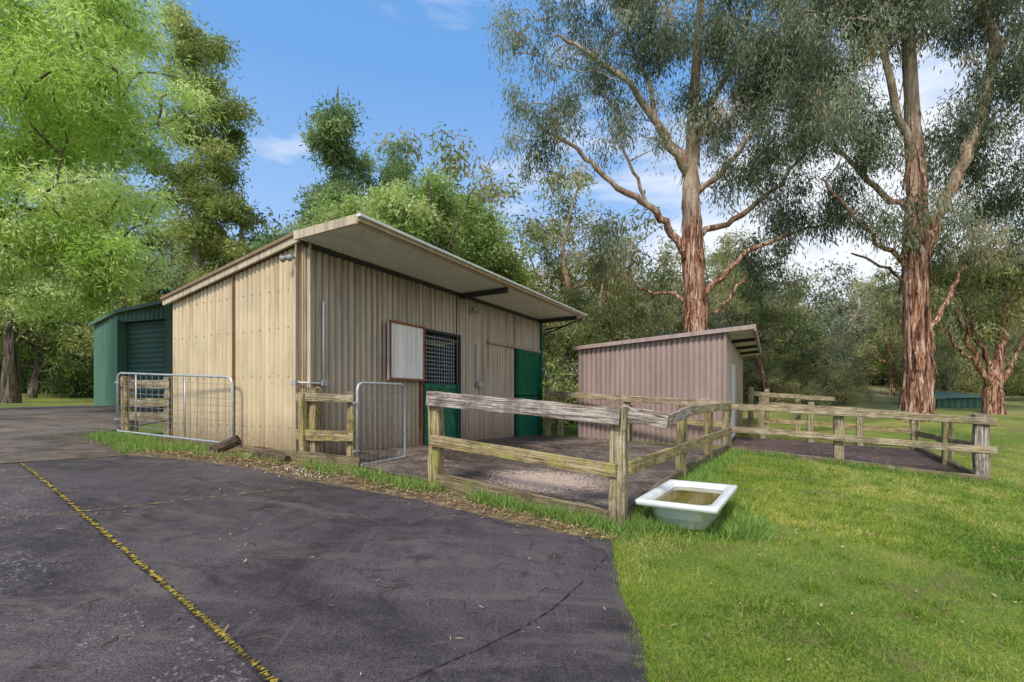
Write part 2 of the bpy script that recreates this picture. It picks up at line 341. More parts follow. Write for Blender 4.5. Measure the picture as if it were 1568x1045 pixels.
def tree(name,base,trunk,tr,limbs,ells,ncl,kl,sig,ln,wd,leaf,bark,droop=(0,0,-.8),spread=.6,seed=1,bt=.05,sides=12,strips=0,shell=.6,grp=6,gs=.55):
    r=np.random.default_rng(seed); random.seed(seed)
    bx,by=base; e=empty(name,(bx,by,g(bx,by)))
    V=[];F=[];nodes=[]
    def loc(p): return Vector((bx+p[0],by+p[1],p[2]))
    tp=catmull([loc(p) for p in trunk],7); R=np.interp(np.linspace(0,1,len(tp)),np.linspace(0,1,len(tr)),tr)
    R=list(R); R[0]*=1.3; R[1]*=1.15
    tube(tp,R,sides,V,F,.13)
    for i,q in enumerate(tp): 
        if i>len(tp)*.35: nodes.append(q)
    for lb in limbs:
        pts,r0,r1=lb; lp=catmull([loc(p) for p in pts],5)
        lp=[q+Vector(r.normal(size=3)*.06) if 0<i<len(lp)-1 else q for i,q in enumerate(lp)]
        tube(lp,list(np.linspace(r0,r1,len(lp))),8,V,F,.08); nodes+=lp[2:]
    C=[];cv=[]
    vol=np.array([(a[3]*a[4]*a[5])**.8 for a in ells]); vol=vol/vol.sum()
    for i in range(max(1,ncl//grp)):
        a=ells[r.choice(len(ells),p=vol)]; d=r.normal(size=3); d/=np.linalg.norm(d); q=r.uniform(0,1)**(1/3*(1-shell)+.02)
        gc=np.array((bx+a[0]+d[0]*a[3]*q,by+a[1]+d[1]*a[4]*q,a[2]+d[2]*a[5]*q)); gv=r.uniform(.12,.8)
        for j in range(grp):
            C.append(gc+r.normal(size=3)*gs*np.array((1,1,.75))); cv.append(gv+r.normal()*.1)
    C=np.array(C); cv=np.array(cv)
    N=np.array([tuple(q) for q in nodes]); dd=np.array([np.linalg.norm(N-c,axis=1).min() for c in C]); order=np.argsort(dd)
    for i in order:
        c=C[i]; D=np.linalg.norm(N-c,axis=1)+np.maximum(0,N[:,2]-c[2]+.2)*1.2
        j=int(D.argmin()); a=Vector(N[j]); b=Vector(c); L=(b-a).length
        if L<.15: continue
        nseg=max(2,min(6,int(L/.5)+1)); pts=[a]
        for s in range(1,nseg+1):
            t=s/nseg; q=a.lerp(b,t)+Vector((0,0,math.sin(t*math.pi)*L*.08)); 
            if s<nseg: q+=Vector(r.normal(size=3)*L*.05)
            pts.append(q)
        r0=min(bt,.012+L*.018); tube(pts,list(np.linspace(r0,.007,len(pts))),4,V,F,0,False)
        N=np.vstack([N,np.array([tuple(q) for q in pts[1:]])])
    mesh('trunk_and_branches',V,F,bark,e,True)
    if strips:
        sv=[]
        for i in range(strips):
            t=r.uniform(.12,.75)*(len(tp)-1); j=int(t); q=tp[j].lerp(tp[min(j+1,len(tp)-1)],t-j); a=r.uniform(0,6.28); rr=R[j]*1.03
            w=r.uniform(.02,.07); L=r.uniform(.5,2.0); out=Vector((math.cos(a),math.sin(a),0)); sd=Vector((-math.sin(a),math.cos(a),0))
            p=q+out*rr; pe=p+Vector((0,0,-L))+out*r.uniform(.02,.3)+sd*r.uniform(-.15,.15)
            sv+= [p-sd*w,p+sd*w,pe+sd*w*.4,pe-sd*w*.3]
        npmesh('bark_strips',np.array([tuple(x) for x in sv]),4,bark,e)
    LV,lv=leaves(C,cv,kl,sig,ln,wd,droop,spread,r)
    npmesh('foliage',LV,4,leaf,e,lv)
    return e

# ------------------------------------------------------------------ ground sheet
u=np.linspace(-1,1,381)
def mp(u,a,b): return a*u+np.sign(u)*b*np.abs(u)**6
X,Y=np.meshgrid(mp(u,15,700),mp(u,13,700)+6); Z=G(X,Y)
nn=len(u); idx=np.arange(nn*nn).reshape(nn,nn)
me=bpy.data.meshes.new('ground'); V=np.stack([X.ravel(),Y.ravel(),Z.ravel()],1)
me.vertices.add(len(V)); me.vertices.foreach_set('co',V.astype(np.float32).ravel())
q=np.stack([idx[:-1,:-1],idx[:-1,1:],idx[1:,1:],idx[1:,:-1]],-1).reshape(-1,4)
me.loops.add(q.size); me.loops.foreach_set('vertex_index',q.astype(np.int32).ravel())
me.polygons.add(len(q)); me.polygons.foreach_set('loop_start',np.arange(0,q.size,4,dtype=np.int32)); me.update(calc_edges=True)
addobj('ground',me,M['ground'],None,True)

ASPH=[(.3,-6),(.62,1.2),(.69,2.46),(.772,2.99),(.80,3.52),(.86,4.0),(.95,4.44),(.55,4.57),(-.16,4.9),(-1.03,5.31),(-1.7,5.45),(-2.36,5.6),(-3.03,5.85),(-4.03,6.16),(-5.1,6.45),(-5.93,5.62),(-10,2),(-14,-6)]
DRIVE=[(-5.12,6.43),(-6.0,7.3),(-7.0,8.0),(-7.6,9.5),(-8.5,13.5),(-9.0,15.6),(-14.2,16.6),(-14.6,13.8),(-24,13.4),(-24,-2),(-14,-5.9),(-10.02,2.02),(-5.95,5.62)]
sheet('asphalt_driveway',ASPH,.012,M['asphalt'],.3,.03)
sheet('upper_driveway',DRIVE,.016,M['drive'],.4)
sheet('worn_asphalt_slab',[(-5.75,5.60),(-3.57,3.99),(-1.96,2.84),(-1.12,2.21),(.3,1.15),(-.1,-5),(-13.5,-5.8),(-9.9,1.95)],.018,M['asphalt_old'],.3,.004)
PAD=[(-2.9,6.85),(-2.0,6.5),(-.92,6.05),(1.09,4.98),(2.48,7.18),(3.62,9.0),(4.75,10.8),(2.9,12.2),(1.05,13.8),(.85,14.2)]
sheet('yard_floor',PAD,.02,M['yard'],.25)
YD2=[(4.85,10.8),(8.4,8.8),(10.5,12.6),(7.2,14.6),(6.6,14.3),(5.1,11.4)]
sheet('side_yard_floor',YD2,.02,M['yard2'],.3)
sheet('verge_soil',[(.97,4.5),(.55,4.57),(-.16,4.9),(-1.03,5.31),(-1.7,5.45),(-2.36,5.6),(-3.03,5.85),(-4.03,6.16),(-5.1,6.45),(-6.0,7.3),(-7,8.05),(-6.6,8.6),(-5.9,8.46),(-2.96,6.87),(-2.2,6.5),(-.95,6.0),(1.07,4.92)],.008,M['dirt'],.25)
def strip(name,pts,w,zo,mat,step=.05,gap=0):
    V=[];F=[]; P=catmull([Vector((a,b,0)) for a,b in pts],int(max(4,3/step/4)))
    for i,p in enumerate(P):
        t=(P[min(i+1,len(P)-1)]-P[max(i-1,0)]).normalized(); s=Vector((-t.y,t.x,0)); ww=w*random.uniform(.15,1.1); o=random.uniform(-.3,.3)*w
        for sg in(-1,1):
            q=p+s*(o+sg*ww/2); V.append((q.x,q.y,g(q.x,q.y)+zo))
        if i and random.random()>gap: F.append((2*i-2,2*i-1,2*i+1,2*i))
    return mesh(name,V,F,mat)
MOSS=[(-5.73,5.64),(-3.55,4.01),(-1.945,2.856),(-1.1,2.235),(.3,1.18)]
strip('joint_gap',MOSS,.045,.022,M['crack'],.02,.1)
strip('moss_joint',MOSS,.038,.026,M['moss'],.005,.25)
strip('moss_joint',[(-5.95,5.64),(-5.5,6.05),(-5.12,6.4)],.03,.024,M['moss'],.05,.2)
strip('moss_joint',[(-4.1,3.75),(-3.55,4.15),(-2.82,4.81),(-2.33,5.3)],.016,.026,M['moss'],.02,.45)
strip('asphalt_crack',[(.84,4.15),(.3,3.2),(-.1,2.72),(-.54,2.3),(-1.2,1.6)],.012,.02,M['crack'],.03,.15)
strip('asphalt_crack',[(-2.4,5.6),(-1.2,4.4),(.1,3.9),(.8,3.6)],.006,.02,M['crack'],.04,.3)

# ------------------------------------------------------------------ stable (main shed)
C1=Vector((-2.96,6.87)); a2=Vector((.4717,.8817)); n2=Vector((.8817,-.4717)); b2=-n2
LEN=8.0; DEP=3.37
def W(L,o=0,z=0):
    q=C1+a2*L+n2*o; return Vector((q.x,q.y,z))
st=empty('corrugated_stable',(C1.x,C1.y,-.8))
cream,shaded=M['clad_cream'],M['clad_shaded']
ZT=2.19; ZB=1.63
def gb(L,o=0): q=W(L,o); return g(q.x,q.y)-.03
def slopeZ(o): return ZT+(ZT-ZB)/DEP*o
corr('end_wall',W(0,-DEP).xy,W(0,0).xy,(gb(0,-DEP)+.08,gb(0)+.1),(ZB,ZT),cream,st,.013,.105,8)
corr('far_end_wall',W(LEN,0).xy,W(LEN,-DEP).xy,(gb(LEN),gb(LEN,-DEP)),(ZT,ZB),shaded,st)
corr('rear_wall',W(LEN,-DEP).xy,W(0,-DEP).xy,(gb(LEN,-DEP),gb(0,-DEP)),(ZB,ZB),shaded,st)
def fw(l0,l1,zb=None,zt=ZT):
    corr('front_wall_panel',W(l0).xy,W(l1).xy,(gb(l0)+.05 if zb is None else zb,gb(l1)+.05 if zb is None else zb),(zt,zt),shaded,st,.02,.125,8)
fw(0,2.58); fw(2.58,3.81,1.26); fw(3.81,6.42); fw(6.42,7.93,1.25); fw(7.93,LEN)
box('corner_flashing',W(-.016,-.06,gb(0)+.05),W(-.016,-.06,ZT+.02),.14,.02,M['clad_shaded'],st,ref=(n2.x,n2.y,0))
box('corner_flashing_front',W(.05,.025,gb(0)+.05),W(.05,.025,ZT+.02),.02,.12,M['trim'],st,ref=(n2.x,n2.y,0))
box('joint_strip',W(-.02,-1.6,gb(0,-1.6)+.1),W(-.02,-1.6,slopeZ(-1.6)),.05,.01,M['trim_brown'],st,ref=(n2.x,n2.y,0))
box('base_plate',W(.02,-DEP,gb(0,-DEP)+.02),W(.02,0,gb(0)+.06),.06,.1,M['sleeper'],st)
beam('concrete_plinth',W(0,.02,gb(0)-.02),W(LEN,.02,gb(LEN)-.02),.2,.12,M['yard'],st,.004,10)
e0=-.05; e1=LEN+.32; OV=1.19
corr_roof('roof_sheet',W(e0,-DEP-.12,slopeZ(-DEP-.12)+.07),W(e1-.2,-DEP-.12,slopeZ(-DEP-.12)+.07),W(e0,0,ZT+.07),W(e1-.2,0,ZT+.07),M['roof'],st)
corr_roof('awning_sheet',W(e0-.1,-.02,ZT+.085),W(e1,-.02,ZT+.085),W(e0-.1,OV,ZT+.1),W(e1,OV,ZT+.1),M['roof'],st)
V=[];F=[];rb=[];NS=84
for i in range(NS+1):
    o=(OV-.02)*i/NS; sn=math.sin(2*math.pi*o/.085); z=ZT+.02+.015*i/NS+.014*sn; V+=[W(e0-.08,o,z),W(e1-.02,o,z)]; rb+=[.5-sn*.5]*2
for i in range(NS): F.append((2*i,2*i+1,2*i+3,2*i+2))
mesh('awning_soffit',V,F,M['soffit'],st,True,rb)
box('front_fascia',W(e0-.12,OV+.02,ZT+.075),W(e1+.02,OV+.02,ZT+.075),.05,.12,M['trim'],st)
box('front_gutter_lip',W(e0-.14,OV+.07,ZT+.11),W(e1+.04,OV+.07,ZT+.11),.07,.035,M['soffit'],st)
box('front_gutter_bottom',W(e0-.14,OV+.06,ZT+.035),W(e1+.04,OV+.06,ZT+.035),.05,.02,M['trim_brown'],st)
box('end_barge_awning',W(e0-.1,0,ZT+.055),W(e0-.1,OV+.05,ZT+.085),.03,.12,M['trim'],st)
box('end_barge',W(e0-.03,-DEP-.14,slopeZ(-DEP-.14)+.05),W(e0-.03,.0,ZT+.055),.04,.13,M['trim'],st)
box('barge_cap',W(e0-.055,-DEP-.14,slopeZ(-DEP-.14)+.105),W(e0-.055,-.0,ZT+.112),.05,.05,M['trim_brown'],st)
box('far_barge',W(e1,0,ZT+.05),W(e1,OV,ZT+.08),.04,.12,M['dark'],st)
for L in (3.95,LEN-.1):
    box('awning_rafter',W(L,0.02,ZT-.04),W(L,OV-.05,ZT-.02),.09,.10,M['dark'],st)
box('wall_top_plate',W(0,.03,ZT-.03),W(LEN,.03,ZT-.03),.05,.06,M['dark'],st)
V=[];F=[]; tube([W(LEN+.15,.05,ZT-.25),W(LEN+.2,.6,ZT-.18),W(LEN+.2,OV,ZT-.02)],[.02]*3,6,V,F); tube([W(LEN+.12,.05,ZT-.4),W(LEN+.12,.9,ZT-.12)],[.02]*2,6,V,F)
mesh('awning_brace',V,F,M['dark'],st)
def leafdoor(name,l0,l1,z0,z1,off,mat,frame=None,fw_=.04,thk=.04):
    d=st
    box(name,W(l0,off,(z0+z1)/2),W(l1,off,(z0+z1)/2),thk,z1-z0,mat,d)
    if frame:
        o=off+thk/2+.008
        for (s0,s1,zz0,zz1) in ((l0,l1,z1-fw_/2,z1-fw_/2),(l0,l1,z0+fw_/2,z0+fw_/2)):
            box(name+'_frame',W(s0,o,zz0),W(s1,o,zz1),.024,fw_,frame,d)
        for s in (l0+fw_/2,l1-fw_/2):
            box(name+'_frame',W(s,o+.003,z0),W(s,o+.003,z1),fw_,.024,frame,d,ref=(a2.x,a2.y,0))
g1=gb(3.2)
leafdoor('stable_door_lower',2.60,3.80,g1+.08,.25,.0,M['green'],M['green'],.09)
leafdoor('open_door_upper_leaf',1.60,2.55,.29,1.31,.11,M['whitedirty'],M['rust'],.04)
box('door_track',W(2.56,.05,g1),W(2.56,.05,1.3),.05,.05,M['rust'],st,ref=(n2.x,n2.y,0))
box('door_jamb',W(3.83,.05,g1),W(3.83,.05,1.3),.05,.05,M['dark'],st,ref=(n2.x,n2.y,0))
box('door_head',W(2.55,.04,1.28),W(3.85,.04,1.28),.05,.05,M['dark'],st)
box('door_brace',W(2.66,.035,g1+.2),W(3.74,.035,g1+.95),.012,.08,M['green'],st)
V=[];F=[]
for i in range(1,15):
    s=2.58+1.23*i/15; tube([W(s,-.03,.25),W(s,-.03,1.26)],[.005]*2,4,V,F)
for i in range(1,13):
    z=.25+1.01*i/13; tube([W(2.58,-.03,z),W(3.81,-.03,z)],[.005]*2,4,V,F)
mesh('window_mesh',V,F,M['galv'],st)
V=[];F=[]; 
for zz in (.45,1.15):
    tube([W(2.57,.04,zz),W(2.57,.13,zz)],[.02]*2,6,V,F)
mesh('hinges',V,F,M['rust'],st)
g2=gb(7.1)
leafdoor('feed_door_lower',6.45,7.9,g2+.06,.02,.03,M['green'],M['green'],.08)
leafdoor('feed_door_upper',6.45,7.9,.05,1.24,.03,M['green'],M['green'],.08)
box('sliding_door_track',W(5.0,.04,1.28),W(7.95,.04,1.28),.05,.06,M['clad_shaded'],st)
box('feed_door_post',W(7.96,.05,g2),W(7.96,.05,ZT),.06,.06,M['green'],st,ref=(n2.x,n2.y,0))
V=[];F=[]
tube([W(-.045,-.1,1.85),W(-.045,-.1,.25),W(-.045,-.02,.2)],[.013]*3,6,V,F)
tube([W(-.045,-.1,.2),W(-.045,.05,.2),W(.15,.07,.2),W(.3,.06,.2)],[.013]*4,6,V,F)
tube([W(.3,.05,1.4),W(.3,.05,.2)],[.015]*2,6,V,F)
tube([W(4.55,.05,1.2),W(4.55,.05,.35)],[.015]*2,6,V,F)
mesh('conduits',V,F,M['white'],st,True)
def lamp(L,o,z,dr):
    V=[];F=[]; p=W(L,o,z); tube([p,p+dr*.08,p+dr*.08],[.02,.02,.04],8,V,F); tube([p+dr*.08,p+dr*.16+Vector((0,0,-.04))],[.025,.05],10,V,F)
    mesh('floodlight',V,F,M['grey'],st,True)
lamp(-.03,-.22,1.98,Vector((-.5,-.8,0))); lamp(-.03,-.14,1.98,Vector((-.1,-.95,0)))
lamp(4.3,.05,1.95,Vector((.5,-.4,-.2)));lamp(4.42,.05,1.95,Vector((.6,-.1,-.2)))
box('switch_box',W(4.5,.07,.28),W(4.72,.07,.28),.08,.12,M['grey'],st)
box('junction_box',W(.24,.08,.2),W(.34,.08,.2),.06,.08,M['grey'],st); box('junction_box_b',W(-.06,-.16,.2),W(-.06,-.06,.2),.06,.07,M['grey'],st)
V=[];F=[]
for zr in (-.45,.3,1.0,1.55):
    s=.1
    while s<DEP:
        if zr<slopeZ(-s)-.1:
            p=W(-.012,-s,zr+random.uniform(-.01,.01)); tube([p,p+Vector((-a2.x,-a2.y,0))*.012],[.0075]*2,5,V,F)
        s+=.21
mesh('screws',V,F,M['dark'],st)

# ------------------------------------------------------------------ second shed
C2=Vector((5.05,11.4)); s2=empty('small_corrugated_shed',(C2.x,C2.y,-1.1))
def W2(L,o=0,z=0):
    q=C2+a2*L+n2*o; return Vector((q.x,q.y,z))
D2=3.69;L2=7.6;T2=1.52;B2=1.27
mv=M['clad_mauve']
def gb2(L,o=0): q=W2(L,o); return g(q.x,q.y)-.03
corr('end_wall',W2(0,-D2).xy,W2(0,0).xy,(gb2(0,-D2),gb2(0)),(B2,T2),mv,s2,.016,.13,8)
corr('front_wall',W2(0,0).xy,W2(1.6,0).xy,(gb2(0),gb2(1.6)),(T2,T2),M['clad_shaded'],s2)
corr('front_wall',W2(3.1,0).xy,W2(L2,0).xy,(gb2(3),gb2(L2)),(T2,T2),M['clad_shaded'],s2)
corr('front_wall_over',W2(1.6,0).xy,W2(3.1,0).xy,(.95,.95),(T2,T2),M['clad_shaded'],s2)
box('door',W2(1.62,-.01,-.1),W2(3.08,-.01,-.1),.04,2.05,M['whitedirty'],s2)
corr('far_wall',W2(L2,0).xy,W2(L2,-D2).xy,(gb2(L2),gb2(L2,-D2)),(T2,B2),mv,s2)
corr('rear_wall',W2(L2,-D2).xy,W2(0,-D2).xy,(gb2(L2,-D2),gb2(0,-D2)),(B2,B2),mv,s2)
sl=(T2-B2)/D2
corr_roof('roof_sheet',W2(-.1,-D2-.1,B2+.05),W2(L2+.1,-D2-.1,B2+.05),W2(-.1,.6,T2+.05+.6*sl),W2(L2+.1,.6,T2+.05+.6*sl),M['clad_mauve'],s2)
corr_roof('soffit',W2(-.05,0,T2+.005),W2(L2,0,T2+.005),W2(-.05,.56,T2+.005+.6*sl),W2(L2,.56,T2+.005+.6*sl),M['soffit'],s2)
box('barge',W2(-.12,-D2-.12,B2+.04),W2(-.12,.6,T2+.04+.6*sl),.03,.10,mv,s2)
box('fascia',W2(-.13,.61,T2+.06),W2(L2+.1,.61,T2+.06),.04,.16,M['clad_mauve'],s2)
for L in (1.8,3.8,5.8): box('rafter',W2(L,0,T2-.04),W2(L,.56,T2),.06,.1,M['dark'],s2)
box('corner_flashing',W2(-.02,-.03,gb2(0)),W2(-.02,-.03,T2),.10,.02,mv,s2,ref=(n2.x,n2.y,0))
box('meter_box',W2(-.06,-.62,-.12),W2(-.06,-.36,-.12),.08,.1,M['white'],s2)

# ------------------------------------------------------------------ green shed (left)
gs=empty('green_farm_shed',(-12,15.5,-.3)); gl=M['clad_green_l']; gd=M['clad_green']
A=Vector((-14.0,16.2));B=Vector((-12.25,15.0));Cc=Vector((-9.35,13.9)); gz=-.35
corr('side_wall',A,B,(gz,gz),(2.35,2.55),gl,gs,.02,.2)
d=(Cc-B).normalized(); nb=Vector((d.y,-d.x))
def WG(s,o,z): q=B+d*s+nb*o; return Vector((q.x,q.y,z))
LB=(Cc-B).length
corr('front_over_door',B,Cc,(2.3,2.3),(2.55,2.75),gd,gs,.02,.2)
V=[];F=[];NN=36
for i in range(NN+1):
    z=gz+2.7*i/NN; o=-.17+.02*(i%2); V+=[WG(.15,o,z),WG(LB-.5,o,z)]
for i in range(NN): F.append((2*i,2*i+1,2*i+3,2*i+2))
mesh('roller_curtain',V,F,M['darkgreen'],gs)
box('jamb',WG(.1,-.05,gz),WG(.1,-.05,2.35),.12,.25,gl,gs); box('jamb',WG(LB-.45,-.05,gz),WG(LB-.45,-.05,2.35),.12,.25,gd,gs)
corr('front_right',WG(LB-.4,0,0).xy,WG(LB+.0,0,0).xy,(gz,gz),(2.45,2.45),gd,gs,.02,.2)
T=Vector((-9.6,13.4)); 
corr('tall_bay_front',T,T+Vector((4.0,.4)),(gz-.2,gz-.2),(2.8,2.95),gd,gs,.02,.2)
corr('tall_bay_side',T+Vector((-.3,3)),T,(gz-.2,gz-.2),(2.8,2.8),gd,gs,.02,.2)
mesh('roof',[(-14.1,16.15,2.4),(-12.2,14.9,2.62),(-9.3,13.75,2.83),(-8.3,20,3.1),(-13.5,21,2.5)],[(0,1,2,3,4)],gd,gs)
mesh('tall_roof',[(-9.75,13.25,2.88),(-5.4,13.65,3.05),(-5.6,18,3.1),(-9.9,18,2.9)],[(0,1,2,3)],gd,gs)
box('roof_edge',(-14.1,16.13,2.4),(-12.2,14.88,2.62),.05,.1,gl,gs);box('roof_edge',(-12.2,14.88,2.62),(-9.3,13.72,2.83),.05,.1,gd,gs)
box('roof_edge',(-9.75,13.22,2.88),(-5.4,13.62,3.05),.06,.12,gd,gs)
rs=empty('distant_green_shed',(20.5,22.5,-.5))
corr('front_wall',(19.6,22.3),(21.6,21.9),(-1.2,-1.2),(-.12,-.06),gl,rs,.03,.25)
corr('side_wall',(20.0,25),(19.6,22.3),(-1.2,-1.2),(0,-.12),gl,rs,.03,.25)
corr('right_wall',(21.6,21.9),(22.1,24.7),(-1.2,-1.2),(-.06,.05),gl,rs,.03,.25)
mesh('roof',[(19.4,22.1,-.08),(21.8,21.7,-.02),(22.3,24.8,.3),(19.9,25.2,.25)],[(0,1,2,3)],gl,rs)

# ------------------------------------------------------------------ fences
WL,WT,WG_,SL=M['wood_lichen'],M['wood_tan'],M['wood_grey'],M['sleeper']
def post(p,x,y,top,w,mat): beam('post',(x,y,g(x,y)-.15),(x+random.uniform(-.02,.02),y,top),w,w,mat,p,.008,6)
f1=empty('timber_yard_fence',(1.09,4.93,-1.3))
post(f1,1.09,4.93,-.1,.165,WT); post(f1,-.944,6.02,.06,.16,WL)
on=Vector((-.4717,-.8817,0))*.11
beam('top_rail',Vector((-.99,6.03,-.02))+on,Vector((1.12,4.90,-.19))+on,.06,.17,WG_,f1,.009,7)
beam('middle_rail',Vector((-.94,6.02,-.54))+on*.9,Vector((1.09,4.93,-.74))+on*.9,.05,.14,WL,f1,.006,6)
beam('sleeper',(-.9,5.97,g(-.9,6)+.07),(1.0,4.95,g(1,4.95)+.05),.08,.19,SL,f1,.008,8)
beam('rail_stub',(1.12,4.98,-.17),(1.56,4.82,-.24),.06,.16,WG_,f1,.012,4)
post(f1,2.51,7.18,-.12,.14,WL); post(f1,3.66,9.0,-.14,.14,WL); post(f1,4.8,10.8,-.1,.17,WT)
os_=Vector((.8457,-.5336,0))*.09
beam('top_rail',Vector((1.80,6.05,-.33))+os_,Vector((2.6,7.3,-.2))+os_,.06,.15,WG_,f1,.01,5)
beam('top_rail',Vector((2.45,7.1,-.21))+os_,Vector((4.8,10.8,-.2))+os_,.05,.15,WT,f1,.006,8)
beam('middle_rail',Vector((1.12,4.98,-.73))+os_,Vector((4.8,10.8,-.74))+os_,.05,.14,WL,f1,.006,10)
beam('sleeper',(1.14,5.05,g(1.1,5)+.06),(2.5,7.2,g(2.5,7.2)+.06),.08,.14,SL,f1,.008,8)
beam('sleeper',(2.5,7.2,g(2.5,7.2)+.05),(4.75,10.75,g(4.8,10.8)+.06),.08,.14,SL,f1,.008,8)
f2=empty('timber_rear_fence',(1.0,13.5,-1.1))
for x,y,t in ((1.0,13.45,.32),(1.35,13.3,.15),(2.9,12.2,.02),): post(f2,x,y,t,.15,WL)
beam('top_rail',(1.0,13.4,.08),(4.75,10.8,-.17),.05,.15,WT,f2,.006,10)
beam('middle_rail',(1.0,13.4,-.38),(4.75,10.8,-.62),.05,.14,WL,f2,.006,10)
f3=empty('timber_side_yard_fence',(8.45,8.7,-1.5))
post(f3,6.63,9.82,-.27,.17,WT); post(f3,8.45,8.7,-.33,.2,WG_); post(f3,9.36,10.4,-.42,.17,WL); post(f3,10.57,12.67,-.45,.17,WT)
ofr=Vector((-.5,-.86,0))*.11
beam('top_rail',Vector((4.75,10.85,-.2))+ofr,Vector((8.6,8.62,-.44))+ofr,.06,.13,WT,f3,.01,10)
beam('middle_rail',Vector((4.75,10.85,-.70))+ofr,Vector((8.6,8.62,-.95))+ofr,.06,.13,WT,f3,.01,10)
beam('sleeper',Vector((4.8,10.8,g(4.8,10.8)+.06))+ofr,Vector((8.55,8.62,g(8.5,8.6)+.05))+ofr,.09,.13,SL,f3,.01,12)
beam('top_rail',(8.5,8.7,-.42),(10.6,12.7,-.52),.06,.14,WT,f3,.01,9); beam('middle_rail',(8.5,8.7,-.93),(10.6,12.7,-.95),.06,.14,WL,f3,.01,9)
beam('sleeper',(8.5,8.75,g(8.5,8.7)+.05),(10.6,12.7,g(10.6,12.7)+.05),.09,.13,SL,f3,.01,9)
f4=empty('timber_back_fence',(8.7,13.6,-1.3))
for x,y,t in ((9.5,13.2,-.3),(8.5,13.75,-.15),(7.4,14.3,.0),(8.3,15.8,.25),(9.4,15.9,.0),(7.5,15.2,.3)): post(f4,x,y,t,.15,WT)
beam('top_rail',(10.6,12.65,-.47),(7.3,14.35,-.22),.06,.15,WT,f4,.008,9)
beam('middle_rail',(10.6,12.65,-.9),(7.3,14.35,-.68),.06,.14,WL,f4,.008,9)
beam('top_rail',(7.4,15.25,.12),(10.6,15.9,-.08),.05,.14,WT,f4,.008,9); beam('middle_rail',(7.4,15.25,-.35),(10.6,15.9,-.55),.05,.14,WL,f4,.008,9)
f5=empty('timber_gate_fence',(-2.5,6.7,-.9))
post(f5,-2.75,6.72,.13,.16,WL); post(f5,-2.2,6.66,.07,.12,WL); post(f5,-2.86,6.62,.05,.1,WL)
beam('top_rail',(-2.95,6.62,-.0),(-2.15,6.56,-.02),.05,.11,WT,f5); beam('middle_rail',(-2.95,6.62,-.52),(-2.15,6.56,-.54),.05,.14,WL,f5); beam('sleeper',(-2.9,6.55,g(-2.9,6.6)+.06),(-2.05,6.5,g(-2.1,6.6)+.06),.08,.14,SL,f5)
f6=empty('timber_drive_fence',(-6.8,8.7,-.7))
post(f6,-6.85,8.66,.36,.19,WL); post(f6,-6.15,8.7,.35,.16,WT)
for z in (.22,-.1,-.35): beam('rail',(-6.85,8.6,z),(-6.1,8.62,z),.05,.15,WT,f6)
def gate(name,p0,p1,z0,z1,h,nv,nh,rad=.018,bars=()):
    e=empty(name,(p0[0],p0[1],z0)); p0=Vector((p0[0],p0[1],z0));p1=Vector((p1[0],p1[1],z1)); up=Vector((0,0,1))
    L=(p1-p0).length; dr=(p1-p0)/L; c=.09
    pts=[p0]
    pts+= [p0+up*(h-c),p0+up*(h-c*.3)+dr*c*.3,p0+up*h+dr*c,p1+up*h-dr*c,p1+up*(h-c*.3)-dr*c*.3,p1+up*(h-c),p1+up*c*.5,p1+dr*-.03,p0+dr*.03,p0+up*.03]
    V=[];F=[]; tube(pts,[rad]*len(pts),8,V,F)
    for t in bars: q=p0.lerp(p1,t); tube([q,q+up*h],[rad*.6]*2,6,V,F)
    mesh('frame',V,F,M['galv'],e,True)
    V=[];F=[]
    for i in range(1,nv): q=p0.lerp(p1,i/nv)+Vector((random.uniform(-.006,.006),0,0)); tube([q,q+up*h],[.0045]*2,4,V,F)
    for i in range(1,nh): z=h*i/nh; tube([p0+up*z,p1+up*z],[.0045]*2,4,V,F)
    mesh('wire_mesh',V,F,M['wire'],e)
    V=[];F=[]
    for z in (.2,.85): tube([p0+up*z-dr*.08,p0+up*z+dr*.04],[.014]*2,6,V,F)
    mesh('hinges',V,F,M['galv'],e)
gate('mesh_farm_gate',(-6.93,8.5),(-4.28,7.4),-.6,-.72,1.02,18,9,.018,(.18,.62))
gate('mesh_yard_gate',(-2.08,6.5),(-1.66,7.5),-.93,-.93,1.12,11,9,.018)

# ------------------------------------------------------------------ bathtub trough
tb=empty('bathtub_trough',(1.95,5.3,-1.3))
O=Vector((1.95,5.3,0)); ux=Vector((.53,.85,0)).normalized(); uy=Vector((.85,-.53,0)).normalized()
def ring(hx,hy,r,z,n=6,tilt=0):
    out=[]
    for cx,cy,a0 in ((hx-r,hy-r,0),(-hx+r,hy-r,90),(-hx+r,-hy+r,180),(hx-r,-hy+r,270)):
        for k in range(n):
            a=math.radians(a0+90*k/(n-1)); q=O+ux*(cx+r*math.cos(a))+uy*(cy+r*math.sin(a)); out.append(Vector((q.x,q.y,z)))
    return out
zr=-1.05
rings=[ring(.46,.2,.12,zr-.30),ring(.53,.26,.14,zr-.26),ring(.59,.30,.12,zr-.06),ring(.66,.37,.05,zr-.05),ring(.70,.39,.03,zr-.045),ring(.705,.395,.03,zr),ring(.69,.38,.03,zr+.012),ring(.62,.31,.12,zr+.006),ring(.605,.295,.12,zr-.02),ring(.57,.27,.13,zr-.16),ring(.45,.18,.11,zr-.28)]
V=[v for r_ in rings for v in r_];F=[];k=24
for i in range(len(rings)-1):
    for j in range(k): a=i*k+j;b=i*k+(j+1)%k; F.append((a,b,b+k,a+k))
F.append(tuple(reversed(range(k)))); F.append(tuple(range((len(rings)-1)*k,len(rings)*k)))
mesh('tub_shell',V,F,M['white'],tb,True)
mesh('water',ring(.598,.288,.12,zr-.045),[tuple(range(24))],M['water'],tb)
